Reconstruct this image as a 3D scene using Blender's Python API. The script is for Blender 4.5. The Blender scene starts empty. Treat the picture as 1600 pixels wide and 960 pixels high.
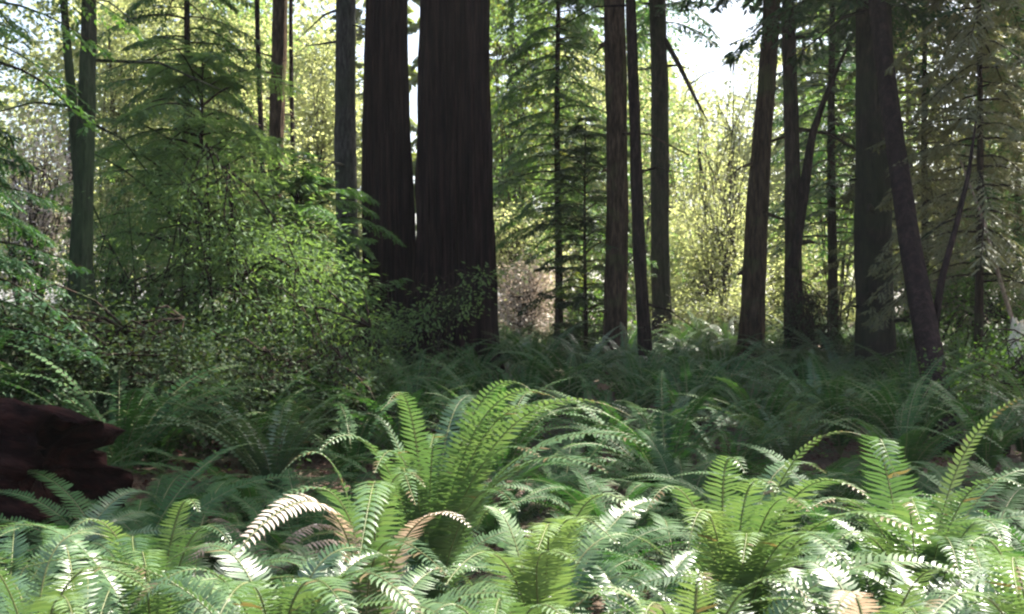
import bpy, math, random
import numpy as np
from mathutils import Vector, Matrix

# ------------------------------------------------------------------ camera, sky, sun, exposure
scene = bpy.context.scene
C = scene.collection
R = math.radians
CAM_Z = 1.6
FPX = 1715.0                       # focal length in pixels of the 1600 wide photograph
cam_d = bpy.data.cameras.new('camera')
cam = bpy.data.objects.new('camera', cam_d)
C.objects.link(cam)
cam.location = (0, 0, CAM_Z)
cam.rotation_euler = (R(90), 0, 0)
cam_d.sensor_width = 36
cam_d.lens = 36 * FPX / 1600
cam_d.clip_start = 0.05
cam_d.clip_end = 2000
cam_d.dof.use_dof = True
cam_d.dof.focus_distance = 4.6
cam_d.dof.aperture_fstop = 7.0
scene.camera = cam

SUN_EL, SUN_AZ = 52.0, 50.0        # azimuth clockwise from the view direction
world = bpy.data.worlds.new('World')
scene.world = world
world.use_nodes = True
nt = world.node_tree
sky = nt.nodes.new('ShaderNodeTexSky')
sky.sky_type = 'NISHITA'
sky.sun_disc = False
sky.sun_elevation = R(SUN_EL)
sky.sun_rotation = R(SUN_AZ)
sky.dust_density = 4.0
bg = nt.nodes['Background']
bg.inputs['Strength'].default_value = 0.096
nt.links.new(sky.outputs[0], bg.inputs['Color'])
sun_d = bpy.data.lights.new('sun', 'SUN')
sun_d.energy = 5.0
sun_d.angle = R(0.6)
sun_d.color = (1.0, 0.95, 0.84)
sun = bpy.data.objects.new('sun', sun_d)
C.objects.link(sun)
SV = Vector((math.sin(R(SUN_AZ)) * math.cos(R(SUN_EL)), math.cos(R(SUN_AZ)) * math.cos(R(SUN_EL)), math.sin(R(SUN_EL))))
sun.rotation_euler = SV.to_track_quat('Z', 'Y').to_euler()
sun.location = SV * 60
scene.view_settings.view_transform = 'Standard'
scene.view_settings.look = 'None'
scene.view_settings.gamma = 1
scene.view_settings.exposure = 2.25
scene.render.engine = 'CYCLES'
scene.cycles.max_bounces = 8
scene.cycles.diffuse_bounces = 5
scene.cycles.transmission_bounces = 6
scene.cycles.filter_width = 2.2
scene.cycles.use_denoising = True

# ------------------------------------------------------------------ helpers
rng = np.random.default_rng(7)
random.seed(7)
PI = math.pi


def U(a, b, n=None):
    return rng.uniform(a, b, n)


def P(u, v, d):
    """point seen at photo pixel (u, v) standing d metres in front of the camera"""
    return np.array([(u - 800) / FPX * d, d, CAM_Z + (480 - v) / FPX * d])


def ground(x, y):
    z = 0.10 * np.sin(x * 0.55 + 1.3) * np.cos(y * 0.42) + 0.06 * np.sin(x * 1.3 + y * 0.9)
    z = z + 0.45 / (1 + np.exp((x + 3.2) * 1.6)) * 1 / (1 + np.exp(-(y - 5.5)))     # bank on the left
    z = z + 0.45 / (1 + np.exp(-(y - 17) / 2.5))
    z = z + 0.34 * np.exp(-((y - 2.6) / 1.5) ** 2)                                  # low rise in front
    return z


def norm(v):
    return v / (np.linalg.norm(v, axis=-1, keepdims=True) + 1e-12)


class MB:
    """collects triangles and quads, builds them as one mesh"""
    def __init__(self):
        self.v, self.t, self.q4, self.q3, self.m4, self.m3, self.n = [], [], [], [], [], [], 0

    def add(self, v, quads=None, tris=None, tone=0.5, mat=0):
        v = np.asarray(v, float).reshape(-1, 3)
        self.v.append(v)
        self.t.append(np.broadcast_to(np.asarray(tone, float), (len(v),)))
        if quads is not None and len(quads):
            self.q4.append(np.asarray(quads) + self.n)
            self.m4.append(np.full(len(quads), mat))
        if tris is not None and len(tris):
            self.q3.append(np.asarray(tris) + self.n)
            self.m3.append(np.full(len(tris), mat))
        self.n += len(v)

    def mesh(self, name, mats, smooth=True):
        v = np.concatenate(self.v)
        q = np.concatenate(self.q4) if self.q4 else np.zeros((0, 4), int)
        t = np.concatenate(self.q3) if self.q3 else np.zeros((0, 3), int)
        me = bpy.data.meshes.new(name)
        me.vertices.add(len(v))
        me.vertices.foreach_set('co', v.ravel())
        nl = q.size + t.size
        me.loops.add(nl)
        me.loops.foreach_set('vertex_index', np.concatenate([q.ravel(), t.ravel()]).astype(np.int32))
        np_ = len(q) + len(t)
        me.polygons.add(np_)
        st = np.concatenate([np.arange(len(q)) * 4, q.size + np.arange(len(t)) * 3])
        me.polygons.foreach_set('loop_start', st.astype(np.int32))
        mi = np.concatenate(self.m4 + self.m3)
        me.polygons.foreach_set('material_index', mi.astype(np.int32))
        me.polygons.foreach_set('use_smooth', np.full(np_, smooth))
        at = me.attributes.new('tone', 'FLOAT', 'POINT')
        at.data.foreach_set('value', np.concatenate(self.t).astype(np.float32))
        for m in mats:
            me.materials.append(m)
        me.update()
        me.validate()
        return me


def link(name, me, parent=None, loc=None, rot=None, scale=None):
    o = bpy.data.objects.new(name, me)
    C.objects.link(o)
    if parent is not None:
        o.parent = parent
    if loc is not None:
        o.location = loc
    if rot is not None:
        o.rotation_euler = rot
    if scale is not None:
        o.scale = scale if hasattr(scale, '__len__') else (scale,) * 3
    return o


def thing(name, label, cat, loc=(0, 0, 0), rotz=0, group=None, scale=1):
    o = link(name, None, None, loc, (0, 0, rotz), scale)
    o.empty_display_size = 0.2
    return tag(o, label, cat, group)


def tag(o, label=None, cat=None, group=None, kind=None):
    if label: o['label'] = label
    if cat: o['category'] = cat
    if group: o['group'] = group
    if kind: o['kind'] = kind
    return o


def copy_tree(o, parent=None):
    c = o.copy()
    C.objects.link(c)
    c.parent = parent
    for ch in list(o.children):
        copy_tree(ch, c)
    return c


# ------------------------------------------------------------------ materials
def new_mat(name):
    m = bpy.data.materials.new(name)
    m.use_nodes = True
    n = m.node_tree.nodes
    n.clear()
    return m, n, m.node_tree.links


def leaf_mat(name, c1, c2, c3, trans=0.45, rough=0.45, spec=0.35, tmul=(1.5, 1.6, 0.6), scale=9.0, brown=None):
    m, n, l = new_mat(name)
    out = n.new('ShaderNodeOutputMaterial')
    at = n.new('ShaderNodeAttribute'); at.attribute_name = 'tone'
    tc = n.new('ShaderNodeTexCoord')
    oi = n.new('ShaderNodeObjectInfo')
    no = n.new('ShaderNodeTexNoise'); no.inputs['Scale'].default_value = scale; no.inputs['Detail'].default_value = 3
    l.new(tc.outputs['Object'], no.inputs['Vector'])
    a = n.new('ShaderNodeMath'); a.operation = 'MULTIPLY_ADD'
    l.new(no.outputs['Fac'], a.inputs[0]); a.inputs[1].default_value = 0.5
    l.new(at.outputs['Fac'], a.inputs[2])
    b = n.new('ShaderNodeMath'); b.operation = 'MULTIPLY_ADD'
    l.new(oi.outputs['Random'], b.inputs[0]); b.inputs[1].default_value = 0.25
    l.new(a.outputs[0], b.inputs[2])
    cr = n.new('ShaderNodeValToRGB')
    e = cr.color_ramp.elements
    e[0].position, e[0].color = 0.25, (*c1, 1)
    e[1].position, e[1].color = 1.25 if False else 1.0, (*c3, 1)
    mid = e.new(0.62); mid.color = (*c2, 1)
    if brown:
        e[-1].position = 0.93
        x = e.new(1.0); x.color = (*brown, 1)
    s = n.new('ShaderNodeMath'); s.operation = 'MULTIPLY'; s.inputs[1].default_value = 0.62
    l.new(b.outputs[0], s.inputs[0])
    l.new(s.outputs[0], cr.inputs[0])
    pb = n.new('ShaderNodeBsdfPrincipled')
    l.new(cr.outputs[0], pb.inputs['Base Color'])
    pb.inputs['Roughness'].default_value = rough
    pb.inputs['Specular IOR Level'].default_value = spec
    tr = n.new('ShaderNodeBsdfTranslucent')
    mu = n.new('ShaderNodeMix'); mu.data_type = 'RGBA'; mu.blend_type = 'MULTIPLY'; mu.inputs[0].default_value = 1
    l.new(cr.outputs[0], mu.inputs[6]); mu.inputs[7].default_value = (*tmul, 1)
    l.new(mu.outputs[2], tr.inputs['Color'])
    mx = n.new('ShaderNodeMixShader'); mx.inputs[0].default_value = trans
    l.new(pb.outputs[0], mx.inputs[1]); l.new(tr.outputs[0], mx.inputs[2])
    l.new(mx.outputs[0], out.inputs['Surface'])
    return m


def bark_mat(name, c1, c2, c3, zs=0.08, scale=14.0, bump=0.03, moss=None, moss_amt=0.5):
    m, n, l = new_mat(name)
    out = n.new('ShaderNodeOutputMaterial')
    tc = n.new('ShaderNodeTexCoord')
    mp = n.new('ShaderNodeMapping'); mp.inputs['Scale'].default_value = (1, 1, zs)
    l.new(tc.outputs['Object'], mp.inputs[0])
    no = n.new('ShaderNodeTexNoise'); no.inputs['Scale'].default_value = scale; no.inputs['Detail'].default_value = 8
    no.inputs['Roughness'].default_value = 0.65
    l.new(mp.outputs[0], no.inputs['Vector'])
    n2 = n.new('ShaderNodeTexNoise'); n2.inputs['Scale'].default_value = scale * 3.2; n2.inputs['Detail'].default_value = 4
    l.new(mp.outputs[0], n2.inputs['Vector'])
    ad = n.new('ShaderNodeMath'); ad.operation = 'MULTIPLY_ADD'; ad.inputs[1].default_value = 0.45
    l.new(n2.outputs['Fac'], ad.inputs[0]); l.new(no.outputs['Fac'], ad.inputs[2])
    sb = n.new('ShaderNodeMath'); sb.operation = 'SUBTRACT'; sb.inputs[1].default_value = 0.22
    l.new(ad.outputs[0], sb.inputs[0])
    cr = n.new('ShaderNodeValToRGB'); e = cr.color_ramp.elements
    e[0].position, e[0].color = 0.34, (*c1, 1)
    e[1].position, e[1].color = 0.68, (*c3, 1)
    k = e.new(0.5); k.color = (*c2, 1)
    l.new(sb.outputs[0], cr.inputs[0])
    col = cr.outputs[0]
    if moss:
        n3 = n.new('ShaderNodeTexNoise'); n3.inputs['Scale'].default_value = 1.6; n3.inputs['Detail'].default_value = 6
        l.new(tc.outputs['Object'], n3.inputs['Vector'])
        r3 = n.new('ShaderNodeValToRGB')
        r3.color_ramp.elements[0].position = 0.62 - moss_amt * 0.35
        r3.color_ramp.elements[1].position = 0.72 - moss_amt * 0.25
        l.new(n3.outputs['Fac'], r3.inputs[0])
        mx = n.new('ShaderNodeMix'); mx.data_type = 'RGBA'
        mf = n.new('ShaderNodeMath'); mf.operation = 'MULTIPLY'
        l.new(r3.outputs[0], mf.inputs[0]); l.new(no.outputs['Fac'], mf.inputs[1])
        l.new(mf.outputs[0], mx.inputs[0]); l.new(col, mx.inputs[6]); mx.inputs[7].default_value = (*moss, 1)
        col = mx.outputs[2]
    pb = n.new('ShaderNodeBsdfPrincipled')
    l.new(col, pb.inputs['Base Color'])
    pb.inputs['Roughness'].default_value = 0.9
    pb.inputs['Specular IOR Level'].default_value = 0.05
    bp = n.new('ShaderNodeBump'); bp.inputs['Strength'].default_value = 0.9; bp.inputs['Distance'].default_value = bump
    l.new(sb.outputs[0], bp.inputs['Height']); l.new(bp.outputs[0], pb.inputs['Normal'])
    l.new(pb.outputs[0], out.inputs['Surface'])
    return m


M = {}
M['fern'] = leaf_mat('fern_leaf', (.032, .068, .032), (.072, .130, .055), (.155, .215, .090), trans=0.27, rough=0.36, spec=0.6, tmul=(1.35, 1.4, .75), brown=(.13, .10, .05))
M['fern_shaded'] = leaf_mat('fern_leaf_shaded', (.018, .052, .020), (.038, .092, .028), (.075, .13, .038), trans=0.32, rough=0.6, spec=0.18, tmul=(1.2, 1.4, .7))  # darker copy of the fern leaf, shade put into the colour
M['frond_dry'] = leaf_mat('dry_frond', (.17, .12, .09), (.34, .27, .22), (.58, .50, .44), trans=0.25, rough=0.6, tmul=(1.2, 1.0, .8))
M['frond_dark'] = leaf_mat('dead_frond', (.035, .012, .010), (.07, .022, .018), (.11, .045, .03), trans=0.2, rough=0.7, tmul=(1.2, .8, .7))
M['rachis'] = leaf_mat('frond_stem', (.07, .10, .03), (.12, .13, .05), (.17, .14, .07), trans=0.0, rough=0.5)
M['hemlock'] = leaf_mat('hemlock_needle', (.032, .078, .032), (.065, .135, .045), (.12, .19, .06), trans=0.42, rough=0.5, tmul=(1.5, 1.6, .6), scale=1.5)
M['redwood_leaf'] = leaf_mat('redwood_needle', (.018, .050, .028), (.034, .085, .036), (.06, .12, .04), trans=0.35, rough=0.5, scale=1.5)
M['olive'] = leaf_mat('olive_needle', (.09, .105, .068), (.17, .18, .11), (.29, .275, .18), trans=0.4, rough=0.5, scale=1.2, tmul=(1.4, 1.3, .7))
M['shrub'] = leaf_mat('shrub_leaf', (.04, .09, .03), (.075, .155, .045), (.13, .22, .06), trans=0.5, rough=0.6, spec=0.2, tmul=(1.7, 1.6, .5), scale=2.5)
M['fresh'] = leaf_mat('fresh_leaf', (.07, .13, .06), (.125, .20, .08), (.20, .28, .12), trans=0.5, rough=0.6, spec=0.2, tmul=(1.5, 1.5, .7), scale=2.0)
M['shrub_shaded'] = leaf_mat('shrub_leaf_shaded', (.020, .036, .020), (.038, .062, .030), (.075, .058, .038), trans=0.3, rough=0.7, spec=0.12, scale=2.0)  # leaf colour darkened to carry the shade on the low bushes
M['sun_leaf'] = leaf_mat('sunlit_maple_leaf', (.15, .20, .085), (.29, .33, .17), (.52, .52, .36), trans=0.6, rough=0.5, tmul=(1.4, 1.3, .95), scale=1.0)  # base colour lightened to carry the glow of sunlit leaves
M['sun_conifer'] = leaf_mat('sunlit_far_needle', (.07, .12, .04), (.14, .19, .06), (.26, .27, .10), trans=0.5, rough=0.5, tmul=(1.7, 1.5, .55), scale=0.8)  # lighter conifer copy, sunlight put into the needle colour
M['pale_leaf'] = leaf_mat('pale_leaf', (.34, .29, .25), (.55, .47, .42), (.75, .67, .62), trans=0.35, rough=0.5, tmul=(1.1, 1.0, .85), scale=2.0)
M['sun_spot_wood'] = bark_mat('sun_spot_wood', (.45, .38, .28), (.62, .55, .43), (.78, .72, .6), zs=1, scale=30, bump=.004)  # very pale tone carries the brightness of a sunlit spot
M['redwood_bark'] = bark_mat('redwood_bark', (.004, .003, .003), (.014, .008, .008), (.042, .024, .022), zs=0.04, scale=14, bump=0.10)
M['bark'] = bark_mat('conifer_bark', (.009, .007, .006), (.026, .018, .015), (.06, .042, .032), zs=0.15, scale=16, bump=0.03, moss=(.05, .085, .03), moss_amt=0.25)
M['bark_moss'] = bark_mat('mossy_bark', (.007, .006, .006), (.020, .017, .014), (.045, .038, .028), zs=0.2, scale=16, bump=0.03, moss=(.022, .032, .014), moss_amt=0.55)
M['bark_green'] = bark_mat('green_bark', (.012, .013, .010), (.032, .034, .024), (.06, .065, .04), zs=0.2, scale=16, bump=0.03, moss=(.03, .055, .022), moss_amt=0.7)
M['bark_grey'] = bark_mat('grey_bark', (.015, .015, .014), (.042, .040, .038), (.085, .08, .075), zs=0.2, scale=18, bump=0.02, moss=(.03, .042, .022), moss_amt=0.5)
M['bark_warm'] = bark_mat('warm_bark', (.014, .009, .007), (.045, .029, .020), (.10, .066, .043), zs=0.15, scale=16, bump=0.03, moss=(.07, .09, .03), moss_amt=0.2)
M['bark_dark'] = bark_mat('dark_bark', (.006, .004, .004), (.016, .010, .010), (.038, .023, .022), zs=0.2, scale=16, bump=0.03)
M['dead_wood'] = bark_mat('dead_wood', (.14, .09, .07), (.26, .19, .15), (.40, .32, .26), zs=0.3, scale=22, bump=0.01)
M['rot_wood'] = bark_mat('rotting_redwood', (.003, .0014, .0014), (.011, .004, .0036), (.030, .011, .009), zs=0.35, scale=9, bump=0.05)


# ------------------------------------------------------------------ shape builders
def tube(mb, path, radii, seg=10, tone=0.5, mat=0, cap=True, ridge=None):
    path = np.asarray(path, float); n = len(path)
    radii = np.broadcast_to(np.asarray(radii, float), (n,))
    T = norm(np.gradient(path, axis=0))
    ref = np.array([0, 1.0, 0]) if abs(T[0][1]) < 0.8 else np.array([1.0, 0, 0])
    A = norm(np.cross(T, ref)); B = np.cross(T, A)
    th = np.linspace(0, 2 * PI, seg, endpoint=False)
    rr = radii[:, None] * np.ones((n, seg))
    if ridge is not None:
        rr = rr * ridge(th[None, :], path[:, 2][:, None])
    v = path[:, None, :] + rr[..., None] * (np.cos(th)[None, :, None] * A[:, None, :] + np.sin(th)[None, :, None] * B[:, None, :])
    i = np.arange(n - 1)[:, None] * seg; j = np.arange(seg)[None, :]; k = (j + 1) % seg
    q = np.stack([i + j, i + k, i + seg + k, i + seg + j], -1).reshape(-1, 4)
    vv = v.reshape(-1, 3)
    tris = None
    if cap:
        vv = np.vstack([vv, path[-1] + T[-1] * radii[-1] * 0.3, path[0]])
        a = (n - 1) * seg; c = n * seg
        tris = np.concatenate([np.stack([a + np.arange(seg), a + (np.arange(seg) + 1) % seg, np.full(seg, c)], 1),
                               np.stack([(np.arange(seg) + 1) % seg, np.arange(seg), np.full(seg, c + 1)], 1)])
    mb.add(vv, q, tris, tone, mat)


def ridges(seed, amp=0.06, ks=(7, 13, 23, 31), lump=0.05):
    r = np.random.default_rng(seed)
    ph = r.uniform(0, 6.28, len(ks)); cz = r.uniform(-.35, .35, len(ks)); l1, l2 = r.uniform(0, 6.28, 2)

    def f(th, z):
        s = 1.0 + lump * np.sin(2 * th + l1 + z * .3) + lump * .6 * np.sin(3 * th + l2 - z * .5)
        for k, p, c in zip(ks, ph, cz):
            s = s + amp / math.sqrt(len(ks)) * (1 - 2 * np.abs(np.sin((k * th + p + c * z + .5 * np.sin(z * 1.1 + p)) / 2)) ** 0.7) * 1.0
        return s
    return f


def roughen(me, amp, scale, zs=1.0):
    from mathutils import noise
    n = len(me.vertices)
    co = np.empty(n * 3); me.vertices.foreach_get('co', co); co = co.reshape(-1, 3)
    no = np.empty(n * 3); me.vertices.foreach_get('normal', no); no = no.reshape(-1, 3)
    d = np.array([noise.fractal(Vector((c[0] * scale, c[1] * scale, c[2] * scale * zs)), 1.0, 2.1, 4) for c in co])
    co = co + no * (d * amp)[:, None]
    me.vertices.foreach_set('co', co.ravel()); me.update()


def trunk_mesh(name, pts, radii, mat, seed=1, seg=40, n=60, amp=0.05, flare=0.35, wob=0.02, stubs=0, ks=(7, 13, 23, 31)):
    """pts: few control points in metres relative to the base"""
    pts = np.asarray(pts, float)
    s = np.linspace(0, 1, n) ** 1.3
    t0 = np.linspace(0, 1, len(pts))
    path = np.stack([np.interp(s, t0, pts[:, k]) for k in range(3)], 1)
    rad = np.interp(s, t0, radii)
    h = path[:, 2] - path[0, 2]
    rad = rad * (1 + flare * np.exp(-h / 0.55))
    r = np.random.default_rng(seed)
    a, b = r.uniform(0, 6, 2)
    path[:, 0] += wob * np.sin(h * .9 + a) * np.minimum(h, 1); path[:, 1] += wob * np.sin(h * .8 + b) * np.minimum(h, 1)
    mb = MB()
    tube(mb, path, rad, seg, ridge=ridges(seed, amp, ks), cap=True)
    for i in range(stubs):                                    # dead branch stubs and knots
        z = r.uniform(.9, min(h[-1] * .6, 10)); k = int(np.searchsorted(h, z)); k = min(k, n - 1)
        az = r.uniform(0, 2 * PI); d = np.array([math.cos(az), math.sin(az), r.uniform(-.35, .3)])
        R0 = rad[k]; p = path[k] + d * R0 * .8
        ln = r.choice([.06, .12, .3, .7, 1.3]) * r.uniform(.7, 1.3); t_ = min(.035, R0 * .25) * r.uniform(.4, 1)
        q = [p, p + d * (R0 * .3 + ln * .4), p + d * (R0 * .3 + ln) + np.array([r.uniform(-.1, .1), 0, -.25]) * ln]
        tube(mb, q, [t_ * 1.5, t_ * .8, t_ * .3], 6, cap=True)
    return mb.mesh(name, [mat]), path, rad


def diamonds(mb, base, d, nrm, ln, wd, tone, mat=0, fold=0.15):
    """leaf-sized folded quads"""
    base, d, nrm = base.reshape(-1, 3), norm(d.reshape(-1, 3)), nrm.reshape(-1, 3)
    s = norm(np.cross(d, nrm)); nn = np.cross(s, d)
    ln = np.asarray(ln).reshape(-1, 1); wd = np.asarray(wd).reshape(-1, 1)
    mid = base + d * ln * 0.45 - nn * ln * 0.04
    v = np.stack([base, mid + s * wd / 2 + nn * wd * fold, base + d * ln - nn * ln * 0.12, mid - s * wd / 2 + nn * wd * fold], 1)
    n = len(base)
    mb.add(v.reshape(-1, 3), np.arange(n * 4).reshape(n, 4), None, np.repeat(np.broadcast_to(tone, (n,)), 4), mat)


def bough(mb, p0, az, L, up, droop, twigs=12, leaves=9, tw_len=0.45, leaf=0.05, wd=0.016, roll=0.0, tone0=0.5, bare=0.2, mat=0, wood=1):
    """one drooping conifer bough: axis, side twigs, flat needle sprays"""
    h = np.array([math.cos(az), math.sin(az), 0]); side = np.array([-math.sin(az), math.cos(az), 0]); z = np.array([0, 0, 1.0])
    side = side * math.cos(roll) + z * math.sin(roll)
    bend = U(-.25, .25)

    def ax(t):
        t = np.asarray(t)[..., None]
        return p0 + L * (h * t + side * bend * t * t + z * (up * t - droop * t * t))
    tt = np.linspace(0, 1, 7)
    tube(mb, ax(tt), np.linspace(0.010 * L + .004, 0.003, 7), 4, 0.2, wood, cap=False)
    t = np.linspace(bare, 0.98, twigs) + U(-.02, .02, twigs)
    t = np.concatenate([t, t + .02]); sg = np.concatenate([np.ones(twigs), -np.ones(twigs)])
    o = ax(t); tan = norm(ax(t + .02) - o)
    lt = tw_len * L * (1.05 - t) ** 0.75 * U(.55, 1.15, len(t)) + 0.05
    dr = norm(side * sg[:, None] * 0.85 + tan * U(.35, .8, len(t))[:, None] + z * U(-.35, .05, len(t))[:, None])
    s = (np.arange(leaves) + .6) / leaves
    q = o[:, None, :] + dr[:, None, :] * lt[:, None, None] * s[None, :, None] - z * (lt[:, None, None] * .25 * s[None, :, None] ** 2)
    n = len(t)
    perp = norm(np.cross(dr, z))[:, None, :]
    lsg = np.where(np.arange(leaves) % 2 == 0, 1, -1)[None, :, None]
    for k in (1, -1):
        d = dr[:, None, :] * .7 + perp * lsg * k * U(.5, .95, (n, leaves, 1)) + z * U(-.3, .12, (n, leaves, 1))
        nr = z + U(-.45, .45, (n, leaves, 3))
        diamonds(mb, q, d, nr, leaf * U(.7, 1.5, n * leaves), wd * U(.7, 1.3, n * leaves), np.clip(tone0 + U(-.22, .22, n * leaves), 0, 1), mat)


def conifer_crown(name, z0, z1, Rm, n, lm, wm, axis=lambda z: (0, 0), leaf=.06, wd=.022, twigs=10, leaves=8, droop=.45, up=.15, tw_len=.4, shape='cone', az=None, bare=.2, seed=1, tone=.5):
    global rng
    keep, rng = rng, np.random.default_rng(seed)
    mb = MB()
    for i in range(n):
        f = (i + U(0, 1)) / n
        z = z0 + (z1 - z0) * f
        if shape == 'cone':
            r = Rm * (1 - f) ** .7 * U(.65, 1.1) + .25
        elif shape == 'dome':
            r = Rm * math.sqrt(max(.05, 1 - (2 * f - .9) ** 2 / 1.25)) * U(.55, 1.1)
        else:
            r = Rm * U(.5, 1.1) * (1 - .4 * f)
        a = i * 2.399 + U(-.5, .5) if az is None else U(*az)
        x, y = axis(z)
        bough(mb, np.array([x, y, z]), a, r, up * U(.3, 1.6), droop * U(.5, 1.5), twigs, leaves, tw_len, leaf, wd, roll=U(-.3, .3), tone0=tone + U(-.15, .15), bare=bare)
    rng = keep
    return mb.mesh(name, [lm, wm])


def broad_crown(name, blobs, lm, wm, nleaf=9000, leaf=.07, wd=.05, seed=1, tone=.5, stems=None, clump=.22, per=26, flat=.5):
    """leaves gathered in clumps spread through a set of ellipsoids (x,y,z,rx,ry,rz), twigs run out to the clumps"""
    global rng
    keep, rng = rng, np.random.default_rng(seed)
    mb = MB()
    blobs = np.asarray(blobs, float)
    w = blobs[:, 3] * blobs[:, 4] * blobs[:, 5]; w = w / w.sum()
    nc = max(1, nleaf // per)
    k = rng.choice(len(blobs), nc, p=w)
    d = norm(rng.normal(size=(nc, 3))) * U(.25, 1.0, (nc, 1)) ** .5
    c = blobs[k, :3] + d * blobs[k, 3:6]
    ct = U(-.2, .2, nc)
    off = rng.normal(size=(nc, per, 3)) * np.array([clump, clump, clump * flat])
    b = c[:, None, :] + off
    dr = off + rng.normal(size=off.shape) * clump * .6 + d[:, None, :] * clump * .4
    dr[..., 2] -= clump * .35
    nr = np.array([0, 0, 1.0]) + rng.normal(size=off.shape) * .45
    tn = np.clip(tone + ct[:, None] + U(-.2, .2, (nc, per)), 0, 1).ravel()
    diamonds(mb, b, dr, nr, leaf * U(.6, 1.4, nc * per), wd * U(.7, 1.3, nc * per), tn)
    if stems is not None:
        stems = np.asarray(stems, float)
        for i in range(0, nc, max(1, nc // 70)):
            s = stems[rng.integers(len(stems))]
            m = (s + c[i]) / 2 + rng.normal(size=3) * .12 + np.array([0, 0, .15])
            tube(mb, np.array([s, (s + m) / 2 + [0, 0, .08], m, c[i]]), [.014, .011, .008, .003], 4, .2, 1, cap=False)
    rng = keep
    return mb.mesh(name, [lm, wm])


def frond_shape(mb, pts, W, pairs=34, lod=0, tone=.5, roll=0.0, vee=.15, sweep=.35, mat=0, smat=1, curl=0.0, base_bare=.10):
    """a sword-fern frond along a curve of points: stalk and two rows of narrow leaflets"""
    pts = np.asarray(pts, float)
    m = 24
    t0 = np.linspace(0, 1, len(pts)); tt = np.linspace(0, 1, m)
    # smooth through the control points (Bezier of three points or Catmull-like interpolation)
    if len(pts) == 3:
        a, b, c = pts
        cur = ((1 - tt) ** 2)[:, None] * a + (2 * tt * (1 - tt))[:, None] * b + (tt ** 2)[:, None] * c
    elif len(pts) == 4:
        a, b, c, d = pts
        cur = ((1 - tt) ** 3)[:, None] * a + (3 * tt * (1 - tt) ** 2)[:, None] * b + (3 * tt ** 2 * (1 - tt))[:, None] * c + (tt ** 3)[:, None] * d
    else:
        cur = np.stack([np.interp(tt, t0, pts[:, k]) for k in range(3)], 1)
    seg = np.linalg.norm(np.diff(cur, axis=0), axis=1); s = np.concatenate([[0], np.cumsum(seg)]); L = s[-1]; s /= L

    def at(x):
        return np.stack([np.interp(x, s, cur[:, k]) for k in range(3)], -1)
    tube(mb, cur, np.linspace(.0042, .0012, m) * (1 if lod == 0 else 1.3), 4 if lod == 0 else 3, .5, smat, cap=False)
    x = base_bare + (1 - base_bare) * (np.arange(pairs) + .5) / pairs
    p = at(x); T = norm(at(np.minimum(x + .03, 1)) - at(np.maximum(x - .03, 0)))
    hd = cur[-1] - cur[0]; hd = hd * [1, 1, 0]
    if np.linalg.norm(hd) < .05: hd = np.array([1.0, 0, 0])
    side = norm(np.cross(norm(hd), np.array([0, 0, 1.0])))
    S = norm(side[None, :] - (T @ side)[:, None] * T)
    N = np.cross(S, T)
    cr, sr = math.cos(roll), math.sin(roll)
    S, N = S * cr + N * sr, N * cr - S * sr
    y = (x - base_bare) / (1 - base_bare)
    prof = np.minimum(1, .55 + 1.9 * y) * (1 - y ** 2.2) ** .75 + .04
    for sg in (1, -1):
        ln = W / 2 * prof * U(.88, 1.08, pairs)
        sw = sweep * (0.5 + y) + U(-.07, .07, pairs)
        d = norm(sg * S + T * sw[:, None] + N * (vee + U(-.10, .10, pairs))[:, None])
        nr = N + U(-.16, .16, (pairs, 3))
        sd = norm(np.cross(d, nr)); nn = np.cross(sd, d)
        wd = (L * (1 - base_bare) / pairs * .78) * np.minimum(1, prof + .3)
        tn = np.clip(tone + U(-.12, .12, pairs), 0, 1)
        bad = rng.random(pairs); tn[bad < .012] = 1.5; ln = np.where(bad > .965, ln * U(.2, .7, pairs), ln)
        if y[-1] > 0 and rng.random() < .25: tn[-int(U(3, 10)):] = 1.4
        if lod == 0:
            dn = np.array([0, 0, -1.0]) * (.16 + curl)
            b = p + d * .004
            m1 = p + d * (ln * .30)[:, None]
            m2 = p + d * (ln * .72)[:, None] + dn * (ln * .35)[:, None]
            tip = p + d * (ln)[:, None] + dn * (ln * .95)[:, None] + T * (ln * .12)[:, None]
            w2 = (wd / 2)[:, None]
            fold = nn * w2 * .25
            v = np.stack([b + sd * w2 * .8, b - sd * w2 * .8, m1 - sd * w2 * .95 + fold, m1 + sd * w2 * .95 + fold, m2 - sd * w2 * .62, m2 + sd * w2 * .62, tip], 1)
            i = np.arange(pairs)[:, None] * 7
            q = np.concatenate([i + [[0, 1, 2, 3]], i + [[3, 2, 4, 5]]])
            mb.add(v.reshape(-1, 3), q, i + [[5, 4, 6]], np.repeat(tn, 7), mat)
        else:
            diamonds(mb, p, d + np.array([0, 0, -.12]), nr, ln, wd * 1.15, tn, mat)


def arc_pts(L, e0, e1, yaw=0.0):
    """frond curve in its own frame: leaves the base at elevation e0 and ends at e1 (degrees), bends along +x"""
    n = 14
    e = np.radians(e0 + (e1 - e0) * np.linspace(0, 1, n) ** 1.25)
    y = yaw * np.linspace(0, 1, n) ** 2
    st = np.stack([np.cos(e) * np.cos(y), np.cos(e) * np.sin(y), np.sin(e)], 1) * L / (n - 1)
    return np.concatenate([[[0, 0, 0]], np.cumsum(st[:-1], 0)])


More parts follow.
